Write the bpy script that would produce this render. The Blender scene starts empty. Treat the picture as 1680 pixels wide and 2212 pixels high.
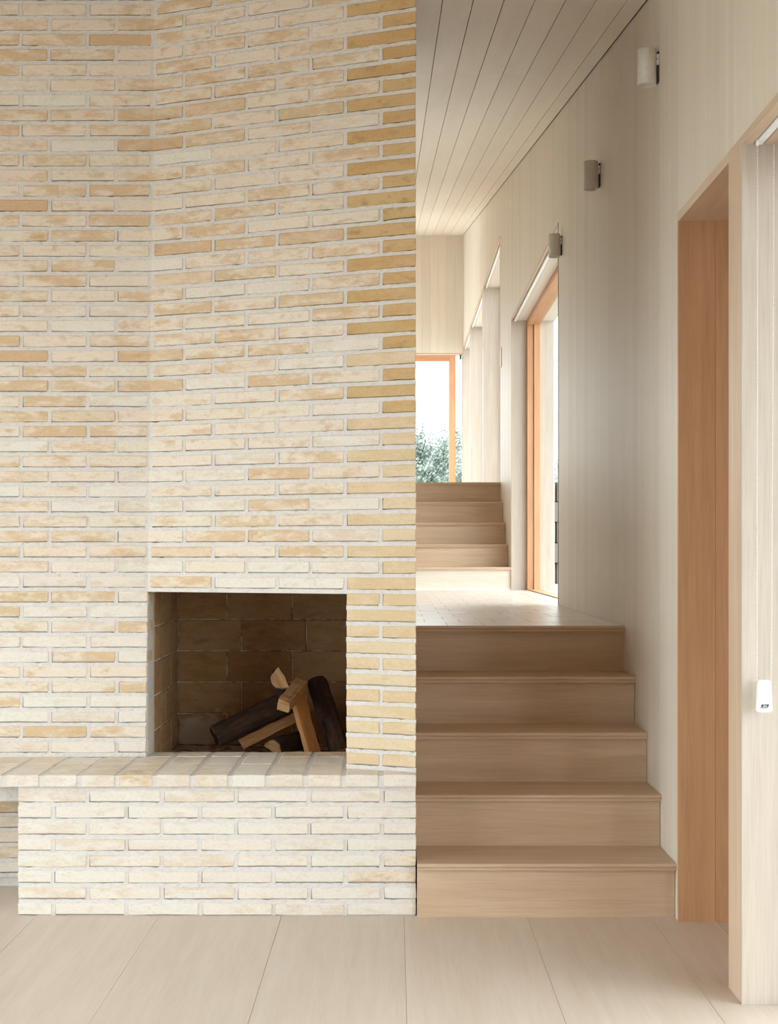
import bpy, bmesh, math, random
from mathutils import Vector, Matrix
random.seed(7)
sc = bpy.context.scene
COL = sc.collection
PI = math.pi

# ------------------------------------------------------------------ camera
F, CX, CY, H = 3200.0, 852.0, 1195.0, 1.19          # focal length in px, vanishing point, eye height
cam_d = bpy.data.cameras.new('camera'); cam = bpy.data.objects.new('camera', cam_d); COL.objects.link(cam)
cam.location = (0, 0, H); cam.rotation_euler = (PI/2, 0, 0)
cam_d.sensor_fit = 'HORIZONTAL'; cam_d.sensor_width = 36.0; cam_d.lens = 36.0*F/1680
cam_d.shift_x = -(CX-840)/1680; cam_d.shift_y = (CY-1106)/1680
cam_d.clip_start = 0.05; cam_d.clip_end = 500
sc.camera = cam
# ------------------------------------------------------------------ sky, exposure
w = bpy.data.worlds.new('overcast_sky'); sc.world = w; w.use_nodes = True
bgn = w.node_tree.nodes['Background']
bgn.inputs['Color'].default_value = (0.93, 0.955, 1.0, 1); bgn.inputs['Strength'].default_value = 8.4
sc.view_settings.view_transform = 'Standard'; sc.view_settings.look = 'None'
sc.view_settings.gamma = 1.0; sc.view_settings.use_curve_mapping = False
sc.view_settings.exposure = 0.0
sc.cycles.use_denoising = True
sc.cycles.max_bounces = 12; sc.cycles.diffuse_bounces = 8; sc.cycles.transparent_max_bounces = 16

# ------------------------------------------------------------------ helpers
def P(px, py, Y):
    return Vector(((px-CX)*Y/F, Y, H-(py-CY)*Y/F))
XW = 0.917                                           # painted face of the right wall
def ceil_z(Y): return 2.356 + 0.1557*Y

def mat(name):
    m = bpy.data.materials.new(name); m.use_nodes = True
    return m, m.node_tree.nodes, m.node_tree.links, m.node_tree.nodes['Principled BSDF']
def N(nodes, t, **kw):
    n = nodes.new(t)
    for k, v in kw.items(): setattr(n, k, v)
    return n
def coords(n, l, scale, rnd=True):
    tc = N(n, 'ShaderNodeTexCoord'); mp = N(n, 'ShaderNodeMapping'); mp.inputs['Scale'].default_value = scale
    if rnd:
        oi = N(n, 'ShaderNodeObjectInfo'); ml = N(n, 'ShaderNodeVectorMath', operation='SCALE')
        ml.inputs[0].default_value = (37.0, 19.0, 53.0); l.new(oi.outputs['Random'], ml.inputs['Scale'])
        ad = N(n, 'ShaderNodeVectorMath', operation='ADD'); l.new(tc.outputs['Object'], ad.inputs[0]); l.new(ml.outputs[0], ad.inputs[1])
        l.new(ad.outputs[0], mp.inputs['Vector'])
    else: l.new(tc.outputs['Object'], mp.inputs['Vector'])
    return mp.outputs['Vector']
def noise(n, l, vec, scale, detail=4, rough=0.55):
    t = N(n, 'ShaderNodeTexNoise'); t.inputs['Scale'].default_value = scale
    t.inputs['Detail'].default_value = detail; t.inputs['Roughness'].default_value = rough
    l.new(vec, t.inputs['Vector']); return t.outputs['Fac']
def ramp(n, l, fac, stops):
    r = N(n, 'ShaderNodeValToRGB'); e = r.color_ramp.elements
    while len(e) < len(stops): e.new(0.5)
    for el, (p, c) in zip(e, stops):
        el.position = p; el.color = (c[0], c[1], c[2], 1) if isinstance(c, tuple) else (c, c, c, 1)
    l.new(fac, r.inputs['Fac']); return r.outputs['Color']
def mix(n, l, fac, a, b, mode='MIX'):
    m = N(n, 'ShaderNodeMix', data_type='RGBA', blend_type=mode)
    for s, v in ((0, fac), (6, a), (7, b)):
        if hasattr(v, 'is_linked') or hasattr(v, 'links'): l.new(v, m.inputs[s])
        else: m.inputs[s].default_value = v if s == 0 else (v[0], v[1], v[2], 1)
    return m.outputs[2]
def bump(n, l, bs, h, strength, dist=0.002):
    b = N(n, 'ShaderNodeBump'); b.inputs['Strength'].default_value = strength; b.inputs['Distance'].default_value = dist
    l.new(h, b.inputs['Height']); l.new(b.outputs['Normal'], bs.inputs['Normal'])

def mat_plain(name, col, rough=0.5, metal=0.0):
    m, n, l, b = mat(name); b.inputs['Base Color'].default_value = (*col, 1); b.inputs['Roughness'].default_value = rough
    b.inputs['Metallic'].default_value = metal
    v = coords(n, l, (1, 1, 1)); f = noise(n, l, v, 60, 2)
    c = ramp(n, l, f, [(0.3, tuple(x*0.94 for x in col)), (0.7, tuple(min(1, x*1.04) for x in col))])
    l.new(c, b.inputs['Base Color']); return m

def mat_wood(name, axis, light, dark, rough=0.55, grain=1.0):
    m, n, l, b = mat(name)
    s = {'X': (0.9, 14, 14), 'Y': (14, 0.9, 14), 'Z': (14, 14, 0.9)}[axis]
    v = coords(n, l, s)
    a = noise(n, l, v, 1.6, 6, 0.6)
    s2 = {'X': (4, 130, 130), 'Y': (130, 4, 130), 'Z': (130, 130, 4)}[axis]
    v2 = coords(n, l, s2); f = noise(n, l, v2, 1.5, 3, 0.6)
    c = ramp(n, l, a, [(0.32, dark), (0.68, light)])
    fine = ramp(n, l, f, [(0.3, 1.0-0.12*grain), (0.6, 1.0)])
    c2 = mix(n, l, 1.0, c, fine, 'MULTIPLY')
    oi = N(n, 'ShaderNodeObjectInfo')
    tint = ramp(n, l, oi.outputs['Random'], [(0.0, (0.93, 0.93, 0.92)), (0.5, (1.0, 0.985, 0.97)), (1.0, (1.0, 1.0, 1.0))])
    c3 = mix(n, l, 1.0, c2, tint, 'MULTIPLY')
    l.new(c3, b.inputs['Base Color']); b.inputs['Roughness'].default_value = rough
    bump(n, l, b, f, 0.12, 0.0008); return m

def mat_brick(name, base, wash, stain, wash_lo=0.40, wash_hi=0.56):
    m, n, l, b = mat(name)
    v = coords(n, l, (11, 11, 30)); a = noise(n, l, v, 1.0, 7, 0.68)
    vs = coords(n, l, (30, 30, 60)); fi = noise(n, l, vs, 3.0, 4, 0.7)
    v3 = coords(n, l, (14, 14, 26)); st = noise(n, l, v3, 1.3, 3, 0.5)
    oi = N(n, 'ShaderNodeObjectInfo')
    sh = N(n, 'ShaderNodeMath', operation='MULTIPLY_ADD'); sh.inputs[1].default_value = 0.22; sh.inputs[2].default_value = -0.09
    l.new(oi.outputs['Random'], sh.inputs[0])
    ad = N(n, 'ShaderNodeMath', operation='ADD'); l.new(a, ad.inputs[0]); l.new(sh.outputs[0], ad.inputs[1])
    mask = ramp(n, l, ad.outputs[0], [(wash_lo, 0.0), (wash_hi, 1.0)])
    c = mix(n, l, mask, base, wash)
    smask = ramp(n, l, st, [(0.58, 0.0), (0.76, 0.75)])
    c = mix(n, l, smask, c, stain)
    fr = N(n, 'ShaderNodeMath', operation='FRACT'); mu = N(n, 'ShaderNodeMath', operation='MULTIPLY'); mu.inputs[1].default_value = 17.3
    l.new(oi.outputs['Random'], mu.inputs[0]); l.new(mu.outputs[0], fr.inputs[0])
    tint = ramp(n, l, fr.outputs[0], [(0.0, (0.97, 0.94, 0.90)), (0.25, (1, 0.98, 0.96)), (0.6, (0.98, 0.99, 0.96)), (0.85, (1, 0.96, 0.92)), (1.0, (1, 1, 1))])
    c = mix(n, l, 1.0, c, tint, 'MULTIPLY')
    sp = ramp(n, l, fi, [(0.28, 0.84), (0.5, 1.0)])
    c = mix(n, l, 1.0, c, sp, 'MULTIPLY')
    l.new(c, b.inputs['Base Color']); b.inputs['Roughness'].default_value = 0.9
    bump(n, l, b, fi, 0.5, 0.002); return m

OAK_L, OAK_D = (0.64, 0.495, 0.37), (0.55, 0.405, 0.285)
M = {}
M['oak_x'] = mat_wood('oak_along_x', 'X', (0.635, 0.475, 0.34), (0.535, 0.38, 0.255), 0.5)
M['lit_oak_x'] = mat_wood('lit_riser_oak_x', 'X', (0.70, 0.64, 0.56), (0.64, 0.57, 0.48), 0.5)  # first upper riser: floor bounce and window light put into a paler oak
M['grey_oak_z'] = mat_wood('grey_jamb_oak_z', 'Z', (0.555, 0.49, 0.43), (0.49, 0.42, 0.355), 0.55)  # oak of a greyer tone, for the window jamb boards
M['oak_y'] = mat_wood('oak_along_y', 'Y', OAK_L, OAK_D, 0.42)
M['floor'] = mat_wood('soaped_oak_floor', 'Y', (0.635, 0.56, 0.49), (0.585, 0.50, 0.425), 0.42, 0.5)
M['oak_z'] = mat_wood('oak_along_z', 'Z', OAK_L, OAK_D, 0.5)
M['bounce_oak_z'] = mat_wood('bounce_lit_oak_z', 'Z', (0.56, 0.335, 0.18), (0.48, 0.27, 0.135), 0.5)  # passage oak with the warm bounced light put into its colour
M['bounce_oak_y'] = mat_wood('bounce_lit_oak_y', 'Y', (0.56, 0.335, 0.18), (0.48, 0.27, 0.135), 0.5)
M['cedar_z'] = mat_wood('cedar_frame_z', 'Z', (0.62, 0.33, 0.17), (0.52, 0.25, 0.12), 0.5)
M['cedar_y'] = mat_wood('cedar_frame_y', 'Y', (0.62, 0.33, 0.17), (0.52, 0.25, 0.12), 0.5)
M['cedar_x'] = mat_wood('cedar_frame_x', 'X', (0.62, 0.33, 0.17), (0.52, 0.25, 0.12), 0.5)
PAINT_L, PAINT_D = (0.72, 0.655, 0.57), (0.68, 0.61, 0.525)
M['paint_z'] = mat_wood('painted_board_vertical', 'Z', PAINT_L, PAINT_D, 0.52, 0.35)
M['paint_y'] = mat_wood('painted_board_ceiling', 'Y', PAINT_L, PAINT_D, 0.5, 0.25)
M['paint'] = mat_plain('painted_backing', PAINT_D, 0.6)
M['brick'] = mat_brick('washed_brick', (0.66, 0.50, 0.33), (0.775, 0.695, 0.605), (0.55, 0.38, 0.21), 0.385, 0.55)
M['brick_pale'] = mat_brick('white_washed_brick', (0.71, 0.615, 0.515), (0.77, 0.73, 0.68), (0.66, 0.56, 0.44), 0.36, 0.52)
M['brick_tan'] = mat_brick('bare_tan_brick', (0.64, 0.47, 0.31), (0.74, 0.61, 0.47), (0.54, 0.35, 0.19), 0.46, 0.66)
M['brick_ochre'] = mat_brick('ochre_brick', (0.58, 0.385, 0.18), (0.62, 0.44, 0.235), (0.36, 0.26, 0.12), 0.44, 0.6)
M['brick_sand'] = mat_brick('sand_brick', (0.68, 0.53, 0.34), (0.73, 0.60, 0.43), (0.63, 0.52, 0.30), 0.42, 0.6)
m, n, l, b = mat('lime_mortar'); v = coords(n, l, (1, 1, 1), False)
a = noise(n, l, v, 60, 5, 0.7); g = noise(n, l, v, 6, 3)
c = mix(n, l, g, (0.68, 0.645, 0.615), (0.73, 0.70, 0.675)); c = mix(n, l, 1.0, c, ramp(n, l, a, [(0.3, 0.86), (0.55, 1.0)]), 'MULTIPLY')
l.new(c, b.inputs['Base Color']); b.inputs['Roughness'].default_value = 0.95; bump(n, l, b, a, 0.8, 0.003)
M['mortar'] = m
M['fire_brick'] = mf = mat_brick('fire_brick', (0.37, 0.215, 0.10), (0.45, 0.29, 0.155), (0.28, 0.155, 0.07), 0.4, 0.62)
n, l = mf.node_tree.nodes, mf.node_tree.links; b = n['Principled BSDF']   # lime bloom in the lower left corner
gp = N(n, 'ShaderNodeNewGeometry'); dv = N(n, 'ShaderNodeVectorMath', operation='DISTANCE'); dv.inputs[1].default_value = (-0.80, 6.0, 0.44)
l.new(gp.outputs['Position'], dv.inputs[0]); nz = noise(n, l, gp.outputs['Position'], 14, 5, 0.65)
sm = N(n, 'ShaderNodeMath', operation='MULTIPLY_ADD'); sm.inputs[1].default_value = -3.6; l.new(dv.outputs['Value'], sm.inputs[0]); l.new(nz, sm.inputs[2])
old = b.inputs['Base Color'].links[0].from_socket
l.new(mix(n, l, ramp(n, l, sm.outputs[0], [(0.12, 0.0), (0.28, 0.8)]), old, (0.62, 0.57, 0.50)), b.inputs['Base Color'])
m, n, l, b = mat('fire_mortar'); v = coords(n, l, (1, 1, 1), False); a = noise(n, l, v, 25, 5, 0.7)
l.new(ramp(n, l, a, [(0.42, (0.24, 0.15, 0.08)), (0.56, (0.62, 0.54, 0.45))]), b.inputs['Base Color']); b.inputs['Roughness'].default_value = 0.95
M['fire_mortar'] = m
M['soot'] = mat_plain('sooted_steel', (0.05, 0.04, 0.03), 0.7)
M['paver'] = mat_wood('oiled_landing_paver', 'X', (0.76, 0.70, 0.63), (0.64, 0.56, 0.49), 0.28, 0.6)
M['white'] = mat_plain('white_plastic', (0.84, 0.85, 0.86), 0.35)
M['lamp'] = mat_plain('powder_coated_metal', (0.72, 0.69, 0.64), 0.45)
M['dark'] = mat_plain('dark_gap', (0.05, 0.04, 0.035), 0.7)
M['black'] = mat_plain('black_print', (0.02, 0.02, 0.025), 0.5)
M['steel'] = mat_plain('chain_steel', (0.80, 0.76, 0.70), 0.3, 0.6)
M['block'] = mat_plain('grey_block', (0.17, 0.155, 0.135), 0.9)
M['gravel'] = mat_plain('pale_gravel', (0.36, 0.35, 0.33), 0.95)
M['leaf'] = mat_plain('tree_leaf', (0.17, 0.215, 0.18), 0.6)
M['twig'] = mat_plain('tree_bark', (0.06, 0.05, 0.04), 0.9)
M['split'] = mat_wood('split_firewood', 'Z', (0.62, 0.30, 0.11), (0.45, 0.19, 0.06), 0.7, 2.5)
M['split_pale'] = mat_wood('split_firewood_pale', 'Z', (0.50, 0.27, 0.12), (0.30, 0.14, 0.06), 0.75, 2.5)
M['endgrain'] = mat_wood('firewood_end', 'X', (0.66, 0.42, 0.20), (0.45, 0.24, 0.10), 0.8, 3)
m, n, l, b = mat('log_bark'); v = coords(n, l, (22, 22, 6)); a = noise(n, l, v, 2.2, 6, 0.7)
l.new(ramp(n, l, a, [(0.38, (0.020, 0.010, 0.007)), (0.60, (0.065, 0.028, 0.016)), (0.78, (0.16, 0.08, 0.045))]), b.inputs['Base Color'])
b.inputs['Roughness'].default_value = 0.9; bump(n, l, b, a, 1.0, 0.006); M['bark'] = m
m, n, l, b = mat('window_glass'); n.remove(b)
tr = N(n, 'ShaderNodeBsdfTransparent'); tr.inputs['Color'].default_value = (0.93, 0.97, 0.96, 1)
gl = N(n, 'ShaderNodeBsdfGlossy'); gl.inputs['Roughness'].default_value = 0.0; 
mx = N(n, 'ShaderNodeMixShader'); mx.inputs[0].default_value = 0.05; l.new(tr.outputs[0], mx.inputs[1]); l.new(gl.outputs[0], mx.inputs[2])
l.new(mx.outputs[0], n['Material Output'].inputs['Surface']); M['glass'] = m

def link(o, parent=None):
    COL.objects.link(o)
    if parent is not None: o.parent = parent
    return o
def obj(name, me, m=None, parent=None, loc=(0, 0, 0), rot=(0, 0, 0), scale=(1, 1, 1), smooth=False):
    if m is not None and len(me.materials) == 0: me.materials.append(m)
    if smooth:
        for p in me.polygons: p.use_smooth = True
    o = bpy.data.objects.new(name, me); o.location = loc; o.rotation_euler = rot; o.scale = scale
    return link(o, parent)
def mesh(name, vs, fs):
    me = bpy.data.meshes.new(name); me.from_pydata([tuple(v) for v in vs], [], fs); me.update(); return me
class MB:
    """collects boxes and prisms into one mesh"""
    def __init__(s): s.v, s.f = [], []
    def box(s, x0, x1, y0, y1, z0, z1):
        i = len(s.v)
        s.v += [(x0,y0,z0),(x1,y0,z0),(x1,y1,z0),(x0,y1,z0),(x0,y0,z1),(x1,y0,z1),(x1,y1,z1),(x0,y1,z1)]
        s.f += [tuple(i+k for k in q) for q in ((0,3,2,1),(4,5,6,7),(0,1,5,4),(1,2,6,5),(2,3,7,6),(3,0,4,7))]; return s
    def quad(s, a, b, c, d):
        i = len(s.v); s.v += [a, b, c, d]; s.f.append((i, i+1, i+2, i+3)); return s
    def prism(s, poly, x0, x1):           # poly in (y, z), swept along x
        i, k = len(s.v), len(poly)
        s.v += [(x0, y, z) for y, z in poly] + [(x1, y, z) for y, z in poly]
        s.f.append(tuple(i+j for j in range(k))[::-1]); s.f.append(tuple(i+k+j for j in range(k)))
        for j in range(k): s.f.append((i+j, i+(j+1) % k, i+k+(j+1) % k, i+k+j))
        return s
    def me(s, name='m'):
        me = mesh(name, s.v, s.f); bm = bmesh.new(); bm.from_mesh(me)
        bmesh.ops.recalc_face_normals(bm, faces=bm.faces); bm.to_mesh(me); bm.free(); return me
def bbox(name, x0, x1, y0, y1, z0, z1, m, parent=None, bevel=0.0, org=None):
    """a box with its own origin at its base centre"""
    cx, cy, cz = ((x0+x1)/2, (y0+y1)/2, z0) if org is None else org
    me = MB().box(x0-cx, x1-cx, y0-cy, y1-cy, z0-cz, z1-cz).me(name)
    if bevel:
        bm = bmesh.new(); bm.from_mesh(me)
        bmesh.ops.bevel(bm, geom=bm.edges[:], offset=bevel, segments=1, affect='EDGES'); bm.to_mesh(me); bm.free()
    return obj(name, me, m, parent, (cx, cy, cz))
def empty(name, loc=(0, 0, 0), rot=(0, 0, 0)):
    o = bpy.data.objects.new(name, None); o.location = loc; o.rotation_euler = rot; o.empty_display_size = 0.1; return link(o)
def tag(o, label=None, cat=None, group=None, kind=None):
    for k, v in (('label', label), ('category', cat), ('group', group), ('kind', kind)):
        if v: o[k] = v
    return o

# ------------------------------------------------------------------ brickwork
def brick_me(w, h, d, seed, ch=0.0026, jit=0.0013):
    r = random.Random(seed); hw, hh = w/2, h/2; pts = []
    for sx, sz in ((-1, -1), (1, -1), (1, 1), (-1, 1)):
        c1, c2 = ch*r.uniform(0.5, 1.9), ch*r.uniform(0.5, 1.7)
        a = (sx*(hw-c1), sz*hh); b2 = (sx*hw, sz*(hh-c2))
        seq = [b2, a] if sx*sz > 0 else [a, b2]
        pts += seq
        if (sx, sz) == (-1, -1): pts.append((r.uniform(-.2, .2)*w, -hh+r.uniform(-.0012, .0012)))
        if (sx, sz) == (1, 1): pts.append((r.uniform(-.2, .2)*w, hh+r.uniform(-.0012, .0012)))
    pts = [(x+r.uniform(-jit, jit), z+r.uniform(-jit, jit)) for x, z in pts]
    k = len(pts); v = []
    for x, z in pts: v.append((x*(1-0.003/w), 0.0+r.uniform(0, .0008), z*(1-0.004/h)))
    for x, z in pts: v.append((x, 0.0022, z))
    for x, z in pts: v.append((x, d, z))
    f = [tuple(range(k))]
    for t in (0, k):
        for j in range(k): f.append((t+j, t+k+j, t+k+(j+1) % k, t+(j+1) % k))
    me = mesh('brick', v, f); bm = bmesh.new(); bm.from_mesh(me); bmesh.ops.recalc_face_normals(bm, faces=bm.faces)
    # open back: make sure the front faces -y
    f0 = max(bm.faces, key=lambda q: len(q.verts))
    if f0.normal.y > 0: bmesh.ops.reverse_faces(bm, faces=bm.faces)
    bm.to_mesh(me); bm.free(); return me
_lib = {}
def brick_lib(w, h, d, m):
    key = (round(w/0.02), round(h, 3), round(d, 3), m.name)
    if key not in _lib:
        _lib[key] = [(brick_me(w, h, d, hash((key[0], q)) & 0xffff), w) for q in range(6)]
        for me, _ in _lib[key]: me.materials.append(m)
    return random.choice(_lib[key])
def put_brick(parent, u0, u1, z0, h, m, d=0.10, name='brick', jit=1.0, shear=False):
    wd = u1-u0; me, w0 = brick_lib(wd, h, d, m)
    if shear:
        me = me.copy()
        for v_ in me.vertices:
            if v_.co.x > 0: v_.co.x -= v_.co.y*SL*(w0/wd)
    return obj(name, me, None, parent, ((u0+u1)/2, random.uniform(-.0012, .0012)*jit, z0+h/2+random.uniform(-.0009, .0009)*jit),
               (random.uniform(-.004, .004)*jit, random.uniform(-.0035, .0035)*jit, random.uniform(-.004, .004)*jit), (wd/w0, 1, 1))
def wavy(u, seed):
    return 0.5+0.25*math.sin(u*61+seed*1.7)+0.25*math.sin(u*137+seed*3.1)
def mortar_me(rows, spans, core, h, depth=0.016, face=0.0022, extra=()):
    """rows: [(z0, [(u0,u1),...])]; spans: row index -> (ua, ub) of the bed joint below that row; core: boxes behind"""
    mb = MB()
    for i, (z0, bricks) in enumerate(rows):
        if not bricks: continue
        ua, ub = spans[i][:2]; lo = spans[i][2] if len(spans[i]) > 2 else z0-0.0175
        n_ = max(1, int((ub-ua)/0.011)); pu, pt = None, None
        rr = random.Random(i*13+int(z0*1e4))
        us = [ua+(ub-ua)*k/n_ for k in range(n_+1)]
        tops = [z0-0.0014-0.0030*max(0.0, wavy(u, i)-0.3)*rr.uniform(0.2, 1.5) for u in us]
        ys = [face+rr.uniform(-.0008, .001) for u in us]; ym = [face+rr.uniform(-.001, .0012) for u in us]
        for k in range(n_):
            a, b_ = us[k], us[k+1]; ta, tb = tops[k], tops[k+1]; mid = (lo+z0)/2
            mb.quad((a, ys[k], lo), (b_, ys[k+1], lo), (b_, ym[k+1], mid), (a, ym[k], mid))
            mb.quad((a, ym[k], mid), (b_, ym[k+1], mid), (b_, ys[k+1], tb), (a, ys[k], ta))
            mb.quad((a, ys[k], ta), (b_, ys[k+1], tb), (b_, depth, tb), (a, depth, ta))
        edges = sorted(bricks)
        for (a0, a1), (b0, b1) in zip(edges[:-1], edges[1:]):
            if b0-a1 > 0.05: continue
            g0, g1 = rr.uniform(-.0006, .0022), rr.uniform(-.0006, .0022)
            y = face+rr.uniform(0, .0012); zt = z0+h+0.004; zb = z0-0.004
            mb.quad((a1-0.004+g0*0, y, zb), (b0-max(0, g1), y, zb), (b0-max(0, g0), y, zt), (a1-0.004, y, zt))
            mb.quad((b0-max(0, g1), y, zb), (b0-max(0, g1), depth, zb), (b0-max(0, g0), depth, zt), (b0-max(0, g0), y, zt))
    for c in core: mb.box(*c)
    for u0_, u1_, za, zb in extra: mb.box(u0_, u1_, face, depth, za, zb)
    return mesh('mortar', mb.v, mb.f)

Z0, PITCH, BH = 0.4805, 0.05358, 0.0385              # wall brick courses above the hearth
YA_B, YA_T = 5.283, 5.270                            # back wall face at the bottom course and near the top
RX, RY = 0.0704, 4.90                                # right arris of the slanted chimney face
def row_z(k): return Z0+PITCH*k
def YA(z): return YA_T+(YA_B-YA_T)*(3.158-z)/2.678
SL = 0.40
ang = math.atan(SL); LS = math.hypot(1, SL)
def corner_X(z): return RX-(YA(z)-RY)/SL
def slant_s(px):                                      # pixel column -> distance from right arris along the slanted face
    k = (px-CX)/F; X = k*(RY+SL*RX)/(1+SL*k); return (RX-X)*LS
def corner_s(z): return (RX-corner_X(z))*LS
NROW = 51
LINT = 11
# --- back wall (faces the room, left of the chimney)
wall_back = obj('wall_back', mesh('wall_back', [], []), M['mortar'], None, (0, YA_B, Z0), (math.atan((YA_B-YA_T)/2.678), 0, 0))
tag(wall_back, kind='structure')
def ax(px, Y=5.275): return (px-CX)*Y/F
J1, J2, PA = ax(190), ax(251.5), 0.2385
rows, spans, stuff_rows = [], [], []
for k in range(NROW):
    z = row_z(k); cxk = corner_X(z); zl = z-Z0; rows_u = []
    if k % 2 == 1: ends = [cxk-(0.008 if k >= LINT else 0.0)] + [J1-PA*i for i in range(9)]
    else: ends = [cxk] + [J2-PA*i for i in range(9)]
    br = []
    for i in range(len(ends)-1):
        u1 = ends[i]-(0.0 if i == 0 else 0.0065); u0 = ends[i+1]+0.0065
        jj = random.uniform(-.002, .002)
        u0 += jj
        br.append((u0, u1))
        if i == 0 and k % 2 == 0 and k >= LINT: continue          # turned corner brick, built with the chimney
        r_ = random.random()
        frac = k/NROW
        if r_ < 0.03+0.05*frac: mm = M['brick_tan']
        elif r_ < 0.05+0.06*frac+0.65*(1-frac)**2.2: mm = M['brick_pale']
        else: mm = M['brick']
        if i <= 4: put_brick(wall_back, u0, u1, zl, BH, mm)
        else: stuff_rows.append((u0, u1, zl, mm))
    rows.append((zl, br)); spans.append((ends[-1], cxk))
# niche bricks under the ledge, left of the plinth
NX = -1.2355
for j in range(1, 9):
    z = row_z(-j)-0.0005; zl = z-Z0
    if z < -0.01: break
    off = J1 if j % 2 else J2
    ends = [NX+0.05]+[e for e in [off-PA*i for i in range(9)] if e < NX-0.02]
    br = []
    for i in range(len(ends)-1):
        u1 = ends[i]-0.0065; u0 = ends[i+1]+0.0065; br.append((u0, u1))
        mm = M['brick_tan'] if j == 3 else random.choice([M['brick'], M['brick_pale']])
        if i < 3: put_brick(wall_back, u0, u1, zl, BH, mm)
        else: stuff_rows.append((u0, u1, zl, mm))
    rows.append((zl, br)); spans.append((ends[-1], NX+0.05))
me = mortar_me(rows, spans, [(-4.6, corner_X(1.0)-0.001, 0.015, 0.30, -Z0-0.02, 3.0-Z0+0.15)], BH, extra=[(corner_X(row_z(k))-0.012, corner_X(row_z(k))+0.003, row_z(k)-Z0-.006, row_z(k)-Z0+BH+.006) for k in range(LINT, NROW, 2)])
wall_back.data = me; me.materials.append(M['mortar'])
mb = MB()
for u0, u1, zl, mm in stuff_rows: mb.box(u0, u1, 0, 0.1, zl, zl+BH)
tag(obj('brick_field', mb.me('brick_field'), M['brick'], wall_back), kind='stuff')

# --- fireplace / chimney breast with the slanted face
fire = empty('fireplace', (RX, RY, 0.464))
fire.rotation_euler = (0, 0, -ang)                     # local x = along the face to the right, y = into the wall
tag(fire, 'washed yellow brick chimney breast with a square open firebox beside the stairs', 'fireplace')
Zf = 0.464
S1 = [slant_s(p) for p in (745.5, 598, 460)]           # head joints of the odd courses
S2 = [slant_s(p) for p in (822.5, 671, 532, 397)]      # head joints of the even courses
PIL = slant_s(748)
rows, spans = [], []
def fire_mat(k, first):
    if first:
        return M['brick_ochre'] if k > 30+random.uniform(-6, 4) else (M['brick_sand'] if k < 22 or random.random() < .5 else M['brick_ochre'])
    r_ = random.random(); frac = k/NROW
    if r_ < 0.03+0.05*frac: return M['brick_tan']
    if r_ < 0.05+0.07*frac+0.7*(1-frac)**2.2: return M['brick_pale']
    return M['brick']
g = 0.0065
for k in range(NROW):
    z = row_z(k); zl = z-Zf; cs = corner_s(z); br = []
    ends = ([0]+S1+[cs]) if k % 2 else ([0]+S2+[cs])
    if k < LINT: ends = [0, PIL+g] if k % 2 else [0, S2[0], PIL+g]
    for i in range(len(ends)-1):
        s0 = ends[i]+(g if i else 0.0); s1 = ends[i+1]-g
        if k >= LINT and k % 2 and i == len(ends)-2: s1 = ends[i+1]-0.010
        u0, u1 = -s1, -s0; br.append((u0, u1))
        if k >= LINT and k % 2 == 0 and i == len(ends)-2:
            # brick turned round the blunt inner corner: one piece, two faces
            cX = corner_X(z); left = J2+g; loc = Matrix.Rotation(ang, 4, 'Z')
            def L(x, y): return loc @ Vector((x-RX, y-RY, 0))
            d_ = 0.09; yA = YA(z)
            pr = Vector((RX-s0*math.cos(ang), RY+s0*math.sin(ang), 0)); nrm = Vector((math.sin(ang), math.cos(ang), 0))
            poly = [L(left, yA), L(cX, yA), L(pr.x, pr.y), L(pr.x+nrm.x*d_, pr.y+nrm.y*d_), L(cX+0.01, yA+d_), L(left, yA+d_)]
            h_ = BH; v = [(p.x, p.y, 0) for p in poly]+[(p.x, p.y, h_) for p in poly]; q = len(poly)
            f = [tuple(range(q))[::-1], tuple(range(q, 2*q))]+[(a, (a+1) % q, q+(a+1) % q, q+a) for a in range(q)]
            obj('corner_brick', mesh('corner_brick', v, f), fire_mat(k, False), fire, (0, 0, zl))
            br[-1] = (u0-0.15, u1)
            continue
        first = (i == 0 and k >= LINT) or k < LINT
        put_brick(fire, u0, u1, zl, BH, fire_mat(k, first), shear=(i == 0))
    rows.append((zl, br))
    if k < LINT: spans.append((-PIL-0.002, 0.001))
    elif k == LINT: spans.append((-cs-0.002, 0.001, 1.0535-Zf))
    else: spans.append((-cs-0.002, 0.001))
rows.append((row_z(NROW)-Zf, [(0, 0.01)])); spans.append((-0.95, 0.0))
LT = 3.17-Zf
me = mortar_me(rows, spans, [(-0.97, -0.001, 0.015, 0.12, 1.056-Zf, LT), (-PIL+0.001, -0.001, 0.015, 0.12, 0.0, 1.06-Zf)], BH, extra=[(-corner_s(row_z(k))-0.001, -corner_s(row_z(k))+0.014, row_z(k)-Zf-.006, row_z(k)-Zf+BH+.006) for k in range(LINT, NROW, 2)])
for v_ in me.vertices:
    if v_.co.x > -0.05: v_.co.x -= max(0, v_.co.y)*SL
obj('mortar', me, M['mortar'], fire)
obj('lintel', MB().box(-1.02, -PIL+0.03, 0.003, 0.11, 1.0525-Zf, 1.057-Zf).me('lintel'), M['mortar'], fire)
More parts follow.
